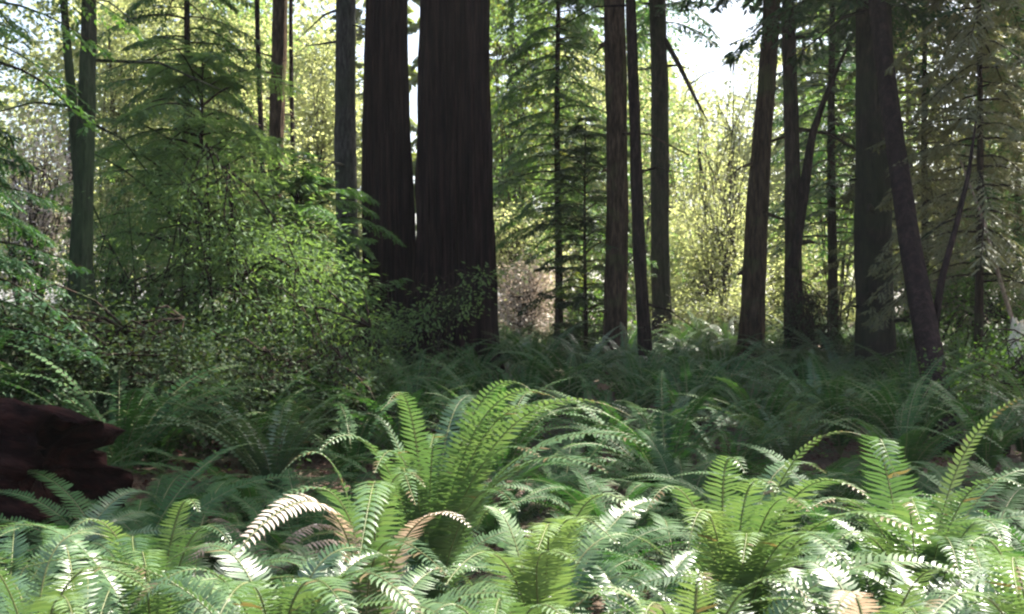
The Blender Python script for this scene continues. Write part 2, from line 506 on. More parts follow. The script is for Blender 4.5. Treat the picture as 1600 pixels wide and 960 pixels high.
# ------------------------------------------------------------------ ground
def build_ground():
    xs = np.concatenate([-np.geomspace(400, 14, 22), np.linspace(-13.5, 13.5, 136), np.geomspace(14, 400, 22)])
    ys = np.concatenate([-np.geomspace(200, 6, 14), np.linspace(-5.5, 34, 198), np.geomspace(35, 900, 30)])
    X, Y = np.meshgrid(xs, ys)
    Z = ground(X, Y) + rng.normal(size=X.shape) * .012 * (np.abs(X) < 13.6)
    v = np.stack([X, Y, Z], -1).reshape(-1, 3)
    nx, ny = len(xs), len(ys)
    i = np.arange(ny - 1)[:, None] * nx; j = np.arange(nx - 1)[None, :]
    q = np.stack([i + j, i + j + 1, i + nx + j + 1, i + nx + j], -1).reshape(-1, 4)
    mb = MB(); mb.add(v, q)
    m, n, l = new_mat('forest_floor')
    out = n.new('ShaderNodeOutputMaterial'); pb = n.new('ShaderNodeBsdfPrincipled'); tc = n.new('ShaderNodeTexCoord')
    a = n.new('ShaderNodeTexNoise'); a.inputs['Scale'].default_value = 1.1; a.inputs['Detail'].default_value = 8
    b = n.new('ShaderNodeTexNoise'); b.inputs['Scale'].default_value = 38; b.inputs['Detail'].default_value = 6
    l.new(tc.outputs['Object'], a.inputs['Vector']); l.new(tc.outputs['Object'], b.inputs['Vector'])
    r1 = n.new('ShaderNodeValToRGB'); r1.color_ramp.elements[0].position = .3; r1.color_ramp.elements[1].position = .72
    r1.color_ramp.elements[0].color = (.030, .018, .012, 1); r1.color_ramp.elements[1].color = (.12, .075, .045, 1)
    l.new(b.outputs['Fac'], r1.inputs[0])
    r2 = n.new('ShaderNodeValToRGB'); r2.color_ramp.elements[0].position = .5; r2.color_ramp.elements[1].position = .62
    l.new(a.outputs['Fac'], r2.inputs[0])
    mx = n.new('ShaderNodeMix'); mx.data_type = 'RGBA'; l.new(r2.outputs[0], mx.inputs[0]); l.new(r1.outputs[0], mx.inputs[6]); mx.inputs[7].default_value = (.035, .055, .02, 1)
    l.new(mx.outputs[2], pb.inputs['Base Color']); pb.inputs['Roughness'].default_value = .95
    bp = n.new('ShaderNodeBump'); bp.inputs['Distance'].default_value = .04; l.new(b.outputs['Fac'], bp.inputs['Height']); l.new(bp.outputs[0], pb.inputs['Normal'])
    l.new(pb.outputs[0], out.inputs['Surface'])
    tag(link('ground', mb.mesh('ground', [m])), kind='structure')


build_ground()


# ------------------------------------------------------------------ trees with trunks in the picture
def base_at(u, d):
    x = (u - 800) / FPX * d
    return np.array([x, d, float(ground(x, d)) - .08])


def tree(name, label, u_top, u_base, d, w_top, w_base, bark, crown=None, H=24, seed=1, seg=44, amp=.09, flare=.5, cat='tree', group=None, v_base=520, wob=.02):
    """trunk whose axis passes u_top at the top of the frame and u_base at row v_base; widths in photo pixels"""
    zt = CAM_Z + 480 / FPX * d; zb = CAM_Z + (480 - v_base) / FPX * d
    xt, xb = (u_top - 800) / FPX * d, (u_base - 800) / FPX * d
    sl = (xt - xb) / (zt - zb)
    x0 = xb - sl * zb
    g = float(ground(x0, d)) - .1
    t = thing(name, label, cat, (x0, d, g), group=group)
    px = d / FPX
    rb, rt = w_base * px / 2, w_top * px / 2
    zs = [0, zb - g, zt - g, (zt - g + H) / 2, H]
    lean = [0, sl * (zb - g), sl * (zt - g), sl * (zt - g) + sl * .5 * (H - zt) * .5, sl * (zt - g) + sl * .5 * (H - zt)]
    pts = [(a, 0, b) for a, b in zip(lean, zs)]
    # resample so that the control points are evenly parametrised
    zz = np.linspace(0, H, 25)
    P_ = np.stack([np.interp(zz, zs, lean), np.zeros(25), zz], 1)
    rr = np.interp(zz, zs, [rb * 1.04, rb, rt, rt * .62, .03])
    me, path, rad = trunk_mesh('trunk', P_, rr, M[bark], seed, seg, 70, amp, flare, wob, stubs=0 if group else 12)
    roughen(me, rb * .09, 2.0 / rb * .4, .35)
    link('trunk', me, t)
    if crown:
        ax = lambda z: (np.interp(z, zs, lean), 0)
        for c in crown if isinstance(crown, list) else [crown]:
            c = dict(c); mat = c.pop('mat', 'redwood_leaf')
            link('crown', conifer_crown('crown', lm=M[mat], wm=M[bark], axis=ax, seed=seed + 50, **c), t)
    return t


HI = dict(leaf=.13, wd=.05, twigs=9, leaves=8, tw_len=.42, shape='dome')  # crowns mostly above the frame, heights and gaps shaped to place shade


def hi(z0, z1, Rm, n, mat='redwood_leaf', **k):
    return dict(HI, z0=z0, z1=z1, Rm=Rm, n=n, mat=mat, **k)


# the big redwood with two stems
def twin_redwood():
    d = 17.0
    x0 = (665 - 800) / FPX * d
    g = float(ground(x0, d)) - .15
    t = thing('redwood_tree', 'massive dark redwood in the middle with two thick trunks rising from one base', 'tree', (x0, d, g))
    px = d / FPX
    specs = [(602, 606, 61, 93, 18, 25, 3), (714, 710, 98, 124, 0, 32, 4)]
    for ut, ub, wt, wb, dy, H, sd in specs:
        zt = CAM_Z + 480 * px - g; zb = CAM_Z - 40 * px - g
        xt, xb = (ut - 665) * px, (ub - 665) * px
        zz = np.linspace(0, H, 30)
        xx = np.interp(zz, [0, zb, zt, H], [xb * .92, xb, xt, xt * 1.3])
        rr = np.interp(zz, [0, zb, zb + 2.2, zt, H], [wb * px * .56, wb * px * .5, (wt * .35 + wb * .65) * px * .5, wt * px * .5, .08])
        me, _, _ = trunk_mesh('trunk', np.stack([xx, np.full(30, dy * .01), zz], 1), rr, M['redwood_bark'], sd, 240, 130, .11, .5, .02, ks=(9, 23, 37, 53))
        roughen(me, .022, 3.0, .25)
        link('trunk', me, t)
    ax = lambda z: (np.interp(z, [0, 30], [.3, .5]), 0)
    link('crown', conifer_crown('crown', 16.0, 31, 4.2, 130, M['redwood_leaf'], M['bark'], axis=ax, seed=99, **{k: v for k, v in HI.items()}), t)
    return t


twin_redwood()

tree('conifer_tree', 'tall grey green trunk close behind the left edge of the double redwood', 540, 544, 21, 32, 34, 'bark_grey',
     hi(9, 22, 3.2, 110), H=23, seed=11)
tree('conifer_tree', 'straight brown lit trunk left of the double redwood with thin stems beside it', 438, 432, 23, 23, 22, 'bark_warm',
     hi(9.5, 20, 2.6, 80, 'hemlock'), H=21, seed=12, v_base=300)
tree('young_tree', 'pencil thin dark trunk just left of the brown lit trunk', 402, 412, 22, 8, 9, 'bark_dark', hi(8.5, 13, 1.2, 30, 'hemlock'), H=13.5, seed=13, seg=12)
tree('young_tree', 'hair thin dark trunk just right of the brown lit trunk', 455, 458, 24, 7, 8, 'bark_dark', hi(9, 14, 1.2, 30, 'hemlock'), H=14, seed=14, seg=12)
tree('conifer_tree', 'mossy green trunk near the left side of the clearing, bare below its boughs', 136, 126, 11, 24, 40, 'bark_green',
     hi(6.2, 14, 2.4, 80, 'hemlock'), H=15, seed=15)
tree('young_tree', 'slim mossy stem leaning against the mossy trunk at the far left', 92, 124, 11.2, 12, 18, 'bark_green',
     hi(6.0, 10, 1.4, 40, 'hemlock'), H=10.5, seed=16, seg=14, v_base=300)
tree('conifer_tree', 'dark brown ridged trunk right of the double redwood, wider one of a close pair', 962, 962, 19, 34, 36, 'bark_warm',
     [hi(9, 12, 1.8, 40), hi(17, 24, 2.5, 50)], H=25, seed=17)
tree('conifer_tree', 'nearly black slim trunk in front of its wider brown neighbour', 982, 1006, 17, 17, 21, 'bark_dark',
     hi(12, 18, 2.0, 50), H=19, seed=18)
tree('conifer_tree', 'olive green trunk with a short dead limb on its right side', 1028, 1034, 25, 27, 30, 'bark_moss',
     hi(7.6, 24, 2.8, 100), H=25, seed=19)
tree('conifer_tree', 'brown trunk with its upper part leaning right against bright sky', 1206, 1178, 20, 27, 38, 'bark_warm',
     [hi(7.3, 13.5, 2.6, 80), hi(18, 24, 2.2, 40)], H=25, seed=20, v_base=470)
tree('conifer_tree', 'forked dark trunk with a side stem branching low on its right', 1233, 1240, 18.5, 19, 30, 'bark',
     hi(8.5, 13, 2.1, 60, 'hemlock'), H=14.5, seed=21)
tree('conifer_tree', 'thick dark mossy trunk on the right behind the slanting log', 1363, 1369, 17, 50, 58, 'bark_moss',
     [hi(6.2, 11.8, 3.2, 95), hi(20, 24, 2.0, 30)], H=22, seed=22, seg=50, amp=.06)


for k, (x, y, sd) in enumerate([(10.0, 14.8, 71), (16.5, 24.0, 72), (11.6, 22.0, 73), (7.5, 15.3, 74)]):  # unseen trees added to shade the fern field and the log
    u_ = 800 + x / y * FPX
    tree('conifer_tree', 'tall unseen tree added outside the right edge to cast shade', u_, u_, y, 40, 46, 'bark', hi(*{71: (9, 14.5, 2.6, 80), 72: (9, 16.5, 3.2, 110), 73: (9, 16.5, 3.2, 110), 74: (15, 19.5, 2.3, 130)}[sd]), H={72: 22, 74: 20}.get(sd, 17), seed=sd, group='added shade trees outside the right edge')


def pole(name, label, pts, radii, mat, cat, seg=12, seed=1, amp=.04, part='trunk', child=True):
    pts = np.asarray(pts, float); b = pts[0]
    mb = MB()
    n = 40; t0 = np.linspace(0, 1, len(pts)); s = np.linspace(0, 1, n)
    path = np.stack([np.interp(s, t0, pts[:, k] - b[k]) for k in range(3)], 1)
    for _ in range(3):
        path[1:-1] = (path[:-2] + path[1:-1] * 2 + path[2:]) / 4
    tube(mb, path, np.interp(s, t0, radii), seg, ridge=ridges(seed, amp, ks=(3, 5, 9)))
    me = mb.mesh(name, [M[mat]])
    o = link(name, me, None, b)
    return tag(o, label, cat)


pole('leaning_trunk', 'slanting dead black trunk leaning up against the thick mossy trunk on the right',
     [P(1482, 700, 11.6), P(1460, 600, 12.2), P(1420, 380, 13.6), P(1395, 200, 14.8), P(1370, 0, 16.0), P(1350, -150, 16.8)], [.17, .145, .13, .13, .13, .08], 'bark_dark', 'fallen trunk', 20, 5, .08)
pole('side_stem', 'short slanting stem forking right from the forked dark trunk', [P(1238, 420, 18.4), P(1256, 300, 18.4), P(1268, 215, 18.5), P(1290, 150, 18.6), P(1330, 60, 18.8)], [.10, .10, .07, .05, .02], 'bark_dark', 'branch', 12, 6)
pole('dead_limb', 'bare dark limb slanting down right from the olive green trunk', [P(1029, 45, 25.0), P(1060, 100, 24.6), P(1082, 145, 24.3), P(1106, 190, 24)], [.07, .06, .045, .012], 'bark_dark', 'branch', 10, 7)
pole('leafless_sapling', 'thin bare leaning stem among bright leaves right of the slanting trunk', [P(1455, 560, 13), P(1470, 440, 13), P(1492, 360, 13.2), P(1512, 280, 13.4), P(1525, 190, 13.6)], [.05, .045, .035, .03, .012], 'bark_dark', 'sapling', 8, 8)
pole('leafless_sapling', 'thin pale stem bending left among the leaves at the far right', [P(1600, 560, 14), P(1560, 430, 14), P(1535, 340, 14.3), P(1500, 250, 14.6)], [.035, .03, .022, .01], 'dead_wood', 'sapling', 8, 9)


# ------------------------------------------------------------------ understory conifers whose boughs show in the picture
def small_conifer(label, u, d, H, z0, Rm, n, mat='hemlock', bark='bark', name='hemlock_tree', seed=1, leaf=.05, wd=.022, shape='cone', lean=0, **k):
    b = base_at(u, d)
    t = thing(name, label, 'tree', b)
    zz = np.linspace(0, H, 12)
    me, _, _ = trunk_mesh('trunk', np.stack([lean * zz, zz * 0, zz], 1), np.interp(zz, [0, H], [.02 + H * .006, .01]), M[bark], seed, 12, 30, .04, .3)
    link('trunk', me, t)
    link('crown', conifer_crown('crown', z0, H, Rm, n, M[mat], M[bark], axis=lambda z: (lean * z, 0), seed=seed, leaf=leaf, wd=wd, shape=shape, **k), t)
    return t


small_conifer('broad feathery hemlock sapling filling the left middle, mid green with drooping tips', 300, 13.2, 4.3, .3, 1.75, 100, mat='fresh', seed=31, leaf=.055, twigs=13, leaves=11, up=.75, droop=.75, tw_len=.5, shape='dome', lean=.03)
small_conifer('feathery hemlock sapling close to the left side of the double redwood', 465, 13.5, 3.1, .2, 1.3, 90, seed=32, leaf=.055, twigs=12, leaves=10, up=.8, droop=.8, shape='dome')
small_conifer('tall green hemlock behind the broad feathery sapling', 290, 19, 12, 2.2, 1.7, 110, mat='hemlock', shape='dome', seed=33, leaf=.075, wd=.03, twigs=11, leaves=9)
small_conifer('dark hemlock with dense hanging boughs just right of the double redwood', 872, 22.5, 13, 2.7, 1.6, 150, mat='hemlock', seed=34, leaf=.08, wd=.03, twigs=11, leaves=9)
small_conifer('smaller hemlock in front of the brown trunk right of the double redwood', 915, 20, 4.8, .2, 1.15, 80, mat='shrub_shaded', seed=35, leaf=.07, wd=.03, shape='dome', up=.5)
small_conifer('hemlock with bluish boughs between the forked trunk and the thick mossy trunk', 1300, 21, 14, 2.4, 1.5, 150, mat='redwood_leaf', seed=36, leaf=.08, wd=.032)
small_conifer('olive brown hemlock spreading long drooping boughs at the right edge', 1530, 14.5, 8, 1.9, 1.5, 85, mat='olive', seed=37, leaf=.07, wd=.022, twigs=13, leaves=10, droop=.6, up=.1)
small_conifer('soft grey green hemlock behind the slanting trunk', 1445, 20, 11, 1.5, 1.8, 120, mat='olive', seed=44, leaf=.09, wd=.035)
small_conifer('grey green hemlock between the olive one and the right edge', 1590, 23, 12, 1.5, 2.0, 110, mat='hemlock', seed=45, leaf=.10, wd=.04)
small_conifer('green hemlock cut off by the right edge behind the olive one', 1640, 17, 11, 2.0, 1.6, 70, mat='hemlock', seed=38, leaf=.08, wd=.03)
small_conifer('leafy hemlock showing between the mossy trunk and the left edge', -70, 10, 7.5, 3.3, 1.6, 40, mat='hemlock', seed=39, leaf=.06, wd=.024)
small_conifer('dark hemlock low at the left edge behind the rotting log', -90, 9, 3.0, .2, 1.4, 80, mat='redwood_leaf', seed=41, leaf=.055, wd=.022)


# ------------------------------------------------------------------ leafy shrubs
def shrub(label, u, d, blobs, mat, n, leaf=.06, wd=.042, seed=1, bark='bark', name='shrub', cat='shrub', group=None, **k):
    b = base_at(u, d)
    t = thing(name, label, cat, b, group=group)
    rr = np.random.default_rng(seed)
    bl = np.asarray(blobs, float)
    mb = MB(); stems = []
    for i in range(6):
        c = bl[rr.integers(len(bl))]
        e = c[:3] + rr.normal(size=3) * c[3:6] * .4
        s = np.array([rr.normal() * .08, rr.normal() * .08, 0])
        m = s * .5 + e * .5 + rr.normal(size=3) * .08
        tube(mb, [s, (s + m) / 2, m, e], [.022, .018, .014, .006], 6)
        stems += [m, (m + e) / 2, e]
    link('stem', mb.mesh('stem', [M[bark]]), t)
    link('foliage', broad_crown('foliage', bl, M[mat], M[bark], n, leaf, wd, seed, stems=stems, **k), t)
    return t


shrub('airy pale green huckleberry thicket in front of the hemlock saplings', 360, 11.8, [(-.5, 0, 2.0, 1.1, .7, 1.0), (.5, 0, 1.6, .9, .7, .8), (1.05, 0, 1.0, .6, .5, .5), (-1.3, 0, 1.5, .6, .6, .7), (-.1, .2, 2.8, .7, .5, .5)], 'fresh', 13000, .075, .017, 50, clump=.2, flat=.35)
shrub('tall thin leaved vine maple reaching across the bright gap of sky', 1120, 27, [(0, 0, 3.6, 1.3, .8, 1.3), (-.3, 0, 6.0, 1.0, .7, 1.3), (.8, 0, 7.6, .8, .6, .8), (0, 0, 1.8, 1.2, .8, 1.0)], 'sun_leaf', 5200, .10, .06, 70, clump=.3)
shrub('soft pale green bush filling the space beside the left stem of the double redwood', 500, 12.6, [(0, 0, 1.2, .7, .6, .7), (-.4, 0, 1.8, .5, .5, .5), (.1, 0, .6, .6, .5, .4)], 'fresh', 6000, .06, .018, 49, clump=.18, flat=.4)
shrub('tall mid green maple bush far behind the black slim trunk', 1000, 31, [(0, 0, 3.0, 1.6, .9, 1.6), (.3, 0, 6.0, 1.5, .9, 1.6), (0, 0, 8.8, 1.3, .8, 1.4)], 'fresh', 6500, .11, .075, 81, clump=.3)
shrub('tall mid green maple bush far behind the dark hemlock near the double redwood', 800, 32, [(0, 0, 4.5, 1.6, .9, 1.4), (.6, 0, 7.0, 1.5, .9, 1.6), (0, 0, 9.6, 1.3, .8, 1.2)], 'fresh', 6500, .11, .075, 82, clump=.3)
shrub('tall mid green maple bush behind the forked trunk and its side stem', 1310, 26, [(0, 0, 3.0, 1.2, .9, 1.4), (.3, 0, 5.6, 1.3, .9, 1.5), (.8, 0, 8.0, 1.2, .8, 1.2)], 'fresh', 6500, .09, .06, 83, clump=.28)
shrub('tall mid green maple bush filling the space behind the slanting trunk', 1500, 24, [(0, 0, 3.0, 1.4, .9, 1.4), (.5, 0, 5.2, 1.5, .9, 1.4), (-.4, 0, 7.4, 1.3, .8, 1.2)], 'olive', 7000, .09, .055, 84, clump=.28)
shrub('tall mid green maple bush behind the thin stems left of the grey green trunk', 350, 27, [(0, 0, 4.8, 1.4, .9, 1.2), (.5, 0, 7.2, 1.3, .9, 1.2)], 'fresh', 5000, .09, .06, 85, clump=.28)
shrub('dark tangled huckleberry bush on the bank at the left edge', 60, 9.5, [(0, 0, .8, 1.0, .9, .55), (.9, .2, .7, .8, .7, .5)], 'shrub_shaded', 9000, .045, .03, 51)
shrub('dark brown green bush below the feathery hemlock sapling', 250, 9.8, [(0, 0, .75, 1.0, .8, .55), (-.7, 0, .8, .7, .7, .6)], 'shrub_shaded', 9000, .045, .03, 52)
shrub('low dark bush between the hemlock saplings and the double redwood', 440, 11, [(0, 0, .75, .9, .8, .5), (.6, 0, .5, .6, .6, .35)], 'shrub_shaded', 8000, .045, .03, 53)
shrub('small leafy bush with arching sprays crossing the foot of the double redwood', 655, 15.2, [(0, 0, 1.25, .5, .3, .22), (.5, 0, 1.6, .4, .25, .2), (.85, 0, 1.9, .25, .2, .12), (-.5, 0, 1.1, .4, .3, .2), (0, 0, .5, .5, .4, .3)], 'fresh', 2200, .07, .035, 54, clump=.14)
shrub('dark low bush left of the foot of the double redwood', 560, 14, [(0, 0, .8, .5, .5, .5)], 'shrub_shaded', 3500, .045, .03, 55)
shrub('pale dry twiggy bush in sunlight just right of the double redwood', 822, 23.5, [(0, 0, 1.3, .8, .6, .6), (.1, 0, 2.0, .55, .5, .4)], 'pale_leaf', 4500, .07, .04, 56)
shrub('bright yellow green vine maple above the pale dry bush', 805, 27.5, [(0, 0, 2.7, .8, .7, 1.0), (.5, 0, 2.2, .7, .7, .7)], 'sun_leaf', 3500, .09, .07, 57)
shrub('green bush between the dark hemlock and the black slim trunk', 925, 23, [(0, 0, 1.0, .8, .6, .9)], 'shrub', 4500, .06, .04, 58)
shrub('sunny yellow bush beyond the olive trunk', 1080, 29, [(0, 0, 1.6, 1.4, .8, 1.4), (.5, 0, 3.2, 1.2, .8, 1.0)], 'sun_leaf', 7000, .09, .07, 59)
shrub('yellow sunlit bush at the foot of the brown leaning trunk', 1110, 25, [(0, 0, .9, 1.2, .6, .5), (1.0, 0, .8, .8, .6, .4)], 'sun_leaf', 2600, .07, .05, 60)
shrub('dark brownish bush at the foot of the forked trunk', 1262, 18, [(0, 0, 1.3, .45, .4, .55), (.3, 0, .9, .5, .4, .4)], 'shrub_shaded', 3000, .05, .03, 61)
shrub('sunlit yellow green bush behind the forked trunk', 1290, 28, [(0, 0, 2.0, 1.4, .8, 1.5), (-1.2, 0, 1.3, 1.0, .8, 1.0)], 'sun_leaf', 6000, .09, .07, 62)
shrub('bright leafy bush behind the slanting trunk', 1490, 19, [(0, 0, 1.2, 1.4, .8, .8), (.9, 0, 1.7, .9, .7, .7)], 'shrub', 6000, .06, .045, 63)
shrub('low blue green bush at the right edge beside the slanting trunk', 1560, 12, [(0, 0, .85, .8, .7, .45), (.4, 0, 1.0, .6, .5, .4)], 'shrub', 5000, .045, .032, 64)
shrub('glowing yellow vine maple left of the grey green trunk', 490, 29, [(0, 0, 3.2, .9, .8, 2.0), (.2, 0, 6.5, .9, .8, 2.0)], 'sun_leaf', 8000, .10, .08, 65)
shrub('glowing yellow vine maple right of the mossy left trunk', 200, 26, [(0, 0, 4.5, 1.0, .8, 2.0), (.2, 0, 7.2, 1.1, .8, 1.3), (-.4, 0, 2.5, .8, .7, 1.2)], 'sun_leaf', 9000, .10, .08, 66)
shrub('pale bush added in place of bright sky at the left edge behind the mossy trunk', 50, 20, [(0, 0, 3.4, .8, .8, 1.1), (0, 0, 2.0, 1.0, .8, .8)], 'pale_leaf', 3500, .09, .035, 67)  # pale leaves stand in for the bright sky showing here
shrub('leafy bush hugging the foot of the mossy left trunk', 150, 12, [(0, 0, 1.4, .7, .5, .6), (.3, 0, .9, .8, .6, .5)], 'shrub', 5000, .05, .032, 68)
shrub('airy yellow green bush above the broad hemlock sapling', 380, 24, [(0, 0, 4.0, 1.4, .8, 1.6), (-.4, 0, 6.4, 1.2, .8, 1.0)], 'sun_leaf', 6000, .09, .07, 69)


# ------------------------------------------------------------------ far trees beyond the clearing
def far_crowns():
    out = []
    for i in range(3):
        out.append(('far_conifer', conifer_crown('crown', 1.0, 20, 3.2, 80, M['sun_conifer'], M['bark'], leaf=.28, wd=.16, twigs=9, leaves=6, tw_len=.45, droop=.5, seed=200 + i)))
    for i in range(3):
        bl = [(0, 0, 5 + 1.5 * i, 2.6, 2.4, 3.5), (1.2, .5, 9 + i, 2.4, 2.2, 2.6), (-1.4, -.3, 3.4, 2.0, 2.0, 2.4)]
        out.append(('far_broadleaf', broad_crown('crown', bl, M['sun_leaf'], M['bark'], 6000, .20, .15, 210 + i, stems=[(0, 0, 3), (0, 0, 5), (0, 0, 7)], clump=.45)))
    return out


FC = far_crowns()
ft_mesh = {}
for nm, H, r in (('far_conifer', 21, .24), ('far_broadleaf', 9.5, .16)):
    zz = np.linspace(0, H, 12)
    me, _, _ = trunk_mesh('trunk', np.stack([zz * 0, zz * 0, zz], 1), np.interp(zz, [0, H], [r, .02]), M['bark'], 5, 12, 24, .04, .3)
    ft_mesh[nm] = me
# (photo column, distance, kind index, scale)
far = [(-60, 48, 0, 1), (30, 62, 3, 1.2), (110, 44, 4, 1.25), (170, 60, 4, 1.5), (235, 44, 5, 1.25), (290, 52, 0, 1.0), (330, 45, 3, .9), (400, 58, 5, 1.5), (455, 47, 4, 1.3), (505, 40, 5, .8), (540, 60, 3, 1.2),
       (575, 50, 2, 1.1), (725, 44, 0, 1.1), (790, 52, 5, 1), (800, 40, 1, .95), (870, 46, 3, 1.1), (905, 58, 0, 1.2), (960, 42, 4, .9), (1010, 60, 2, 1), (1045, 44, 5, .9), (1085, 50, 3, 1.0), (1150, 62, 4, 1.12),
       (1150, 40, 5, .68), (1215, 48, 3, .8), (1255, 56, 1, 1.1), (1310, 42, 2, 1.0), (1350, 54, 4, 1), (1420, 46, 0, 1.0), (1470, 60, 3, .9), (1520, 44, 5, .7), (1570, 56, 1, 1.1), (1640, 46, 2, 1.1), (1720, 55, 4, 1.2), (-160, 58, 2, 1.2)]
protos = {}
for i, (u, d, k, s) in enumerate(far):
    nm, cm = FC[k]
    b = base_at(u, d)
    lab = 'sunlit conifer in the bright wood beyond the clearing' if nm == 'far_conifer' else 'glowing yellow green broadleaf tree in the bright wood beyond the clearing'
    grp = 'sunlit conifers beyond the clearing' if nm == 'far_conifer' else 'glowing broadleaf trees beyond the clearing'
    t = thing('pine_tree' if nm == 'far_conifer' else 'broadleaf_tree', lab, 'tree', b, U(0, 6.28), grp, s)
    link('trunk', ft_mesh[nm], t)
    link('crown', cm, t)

# ------------------------------------------------------------------ sword ferns
FR = {}


def frond_variants():
    for key, mat in (('green', 'fern'), ('dim', 'fern_shaded')):
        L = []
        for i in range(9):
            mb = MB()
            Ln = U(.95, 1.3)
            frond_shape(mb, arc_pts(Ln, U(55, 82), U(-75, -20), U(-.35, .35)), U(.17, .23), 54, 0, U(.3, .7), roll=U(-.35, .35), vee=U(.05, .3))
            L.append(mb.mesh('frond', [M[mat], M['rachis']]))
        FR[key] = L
    mb = MB()
    frond_shape(mb, arc_pts(.8, 55, -75, .2), .12, 32, 0, .5, curl=.4)
    FR['dead'] = mb.mesh('frond', [M['frond_dry'], M['rachis']])
    mb = MB()
    frond_shape(mb, arc_pts(.7, 40, -80, -.2), .10, 28, 0, .5, curl=.5)
    FR['dark'] = mb.mesh('frond', [M['frond_dark'], M['rachis']])


frond_variants()


def fern_parts(t, key, n=16, dead=2, spread=1.0):
    for i in range(n):
        a = i * 2.399 + U(-.35, .35)
        f = i / n
        o = link('frond', FR[key][rng.integers(9)], t, (0.03 * math.cos(a), .03 * math.sin(a), 0), None, U(.82, 1.1))
        o.rotation_euler = (0, U(-.12, .30) * spread + .12 * f, a)
    for i in range(dead):
        a = U(0, 6.28)
        o = link('frond', FR['dark' if U(0, 1) < .6 else 'dead'], t, (0, 0, 0), (0, .35, a), U(.8, 1))
        o['label'] = 'withered brown frond'


def hero(label, base, fronds, key='fern', extra=7, L=.95, group='sword ferns in the foreground', W=.15):
    """a fern whose main fronds are given one by one: (control point, tip, width, tone, material, roll)"""
    base = np.asarray(base, float)
    base[2] = float(ground(base[0], base[1])) + .03
    t = thing('sword_fern', label, 'fern', base, group=group)
    for fr in fronds:
        c1, c2, tip = [np.asarray(q, float) - base for q in fr[0]]
        opt = fr[1] if len(fr) > 1 else {}
        mb = MB()
        mt = opt.get('mat', key)
        frond_shape(mb, [np.zeros(3), c1, c2, tip], opt.get('W', W) * 1.42, opt.get('pairs', 58), 0, opt.get('tone', .55), opt.get('roll', 0), opt.get('vee', .12), curl=opt.get('curl', 0))
        o = link('frond', mb.mesh('frond', [M[mt], M['rachis']]), t)
        if mt == 'frond_dry': o['label'] = 'pale dry frond'
    for i in range(extra + 4):
        a = i * 2.399 + U(-.3, .3)
        o = link('frond', FR['green' if key == 'fern' else 'dim'][rng.integers(9)], t, (0, 0, 0), (0, U(-.1, .30), a), min(1.0, L * 1.35) * U(.78, 1.02))
    return t


def Fr(ctrl1, ctrl2, tip, **o):
    return ((P(*ctrl1), P(*ctrl2), P(*tip)), o)


# centre fern with the tall arching fronds
hero('tall fern in the very middle, long arching fronds fanning right with pale tips', P(675, 900, 5.4), [
    Fr((685, 700, 5.3), (760, 545, 5.1), (832, 612, 4.9), tone=.8, roll=.35),
    Fr((700, 740, 5.2), (800, 600, 5.2), (905, 628, 5.3), tone=.35),
    Fr((690, 760, 5.2), (860, 620, 4.9), (1018, 700, 4.6), tone=.6, roll=-.3, W=.17),
    Fr((700, 780, 5.1), (760, 650, 4.8), (845, 715, 4.5), tone=.65),
    Fr((690, 800, 5.4), (830, 640, 5.5), (990, 680, 5.8), tone=.4),
    Fr((660, 700, 5.4), (640, 560, 5.2), (605, 632, 4.9), tone=.75, W=.16),
    Fr((655, 740, 5.3), (610, 610, 5.4), (553, 655, 5.5), tone=.5),
    Fr((650, 760, 5.1), (570, 620, 4.8), (500, 705, 4.5), tone=.7, roll=.3),
    Fr((665, 760, 5.2), (600, 660, 4.7), (650, 790, 4.2), tone=.5),
    Fr((680, 700, 5.5), (700, 560, 5.8), (770, 640, 6.2), tone=.35),
    Fr((660, 700, 5.2), (690, 640, 4.9), (672, 700, 4.5), tone=.45),
    Fr((700, 700, 5.2), (840, 565, 4.9), (985, 650, 4.6), tone=.7, roll=.3, W=.15),
    Fr((690, 700, 5.2), (770, 555, 4.8), (880, 630, 4.5), tone=.8, roll=.4, W=.14),
    Fr((690, 740, 5.2), (780, 580, 4.9), (870, 650, 4.6), tone=.7, roll=.2, W=.16),
    Fr((700, 780, 5.1), (820, 660, 4.7), (950, 740, 4.3), tone=.5, roll=-.2, W=.16),
    Fr((670, 760, 5.1), (620, 640, 4.7), (585, 740, 4.3), tone=.6, W=.16),
    Fr((700, 800, 5.0), (760, 710, 4.6), (810, 800, 4.2), tone=.4, W=.16),
], 'fern', 8)
# centre-left: striped frond hanging towards the camera, pale dry frond reaching down left
hero('fern with a striped frond hanging toward the viewer and a pale dry one reaching left', P(575, 900, 3.9), [
    Fr((588, 760, 3.8), (600, 640, 3.3), (560, 880, 2.9), tone=.7, W=.15, vee=-.05),
    Fr((570, 790, 3.8), (500, 690, 3.4), (352, 885, 3.0), mat='frond_dry', tone=.8, W=.12, roll=.4),
    Fr((580, 780, 3.8), (610, 690, 3.6), (664, 762, 3.4), tone=.8, W=.10),
    Fr((570, 770, 3.9), (520, 640, 3.9), (440, 740, 3.8), tone=.5),
    Fr((570, 790, 3.8), (540, 700, 3.5), (410, 800, 3.5), tone=.55),
    Fr((590, 820, 3.8), (680, 760, 3.6), (735, 825, 3.5), mat='frond_dry', tone=.9, W=.13),
    Fr((560, 820, 3.7), (600, 800, 3.3), (700, 900, 3.0), tone=.3, W=.14),
], 'fern', 4, .7)
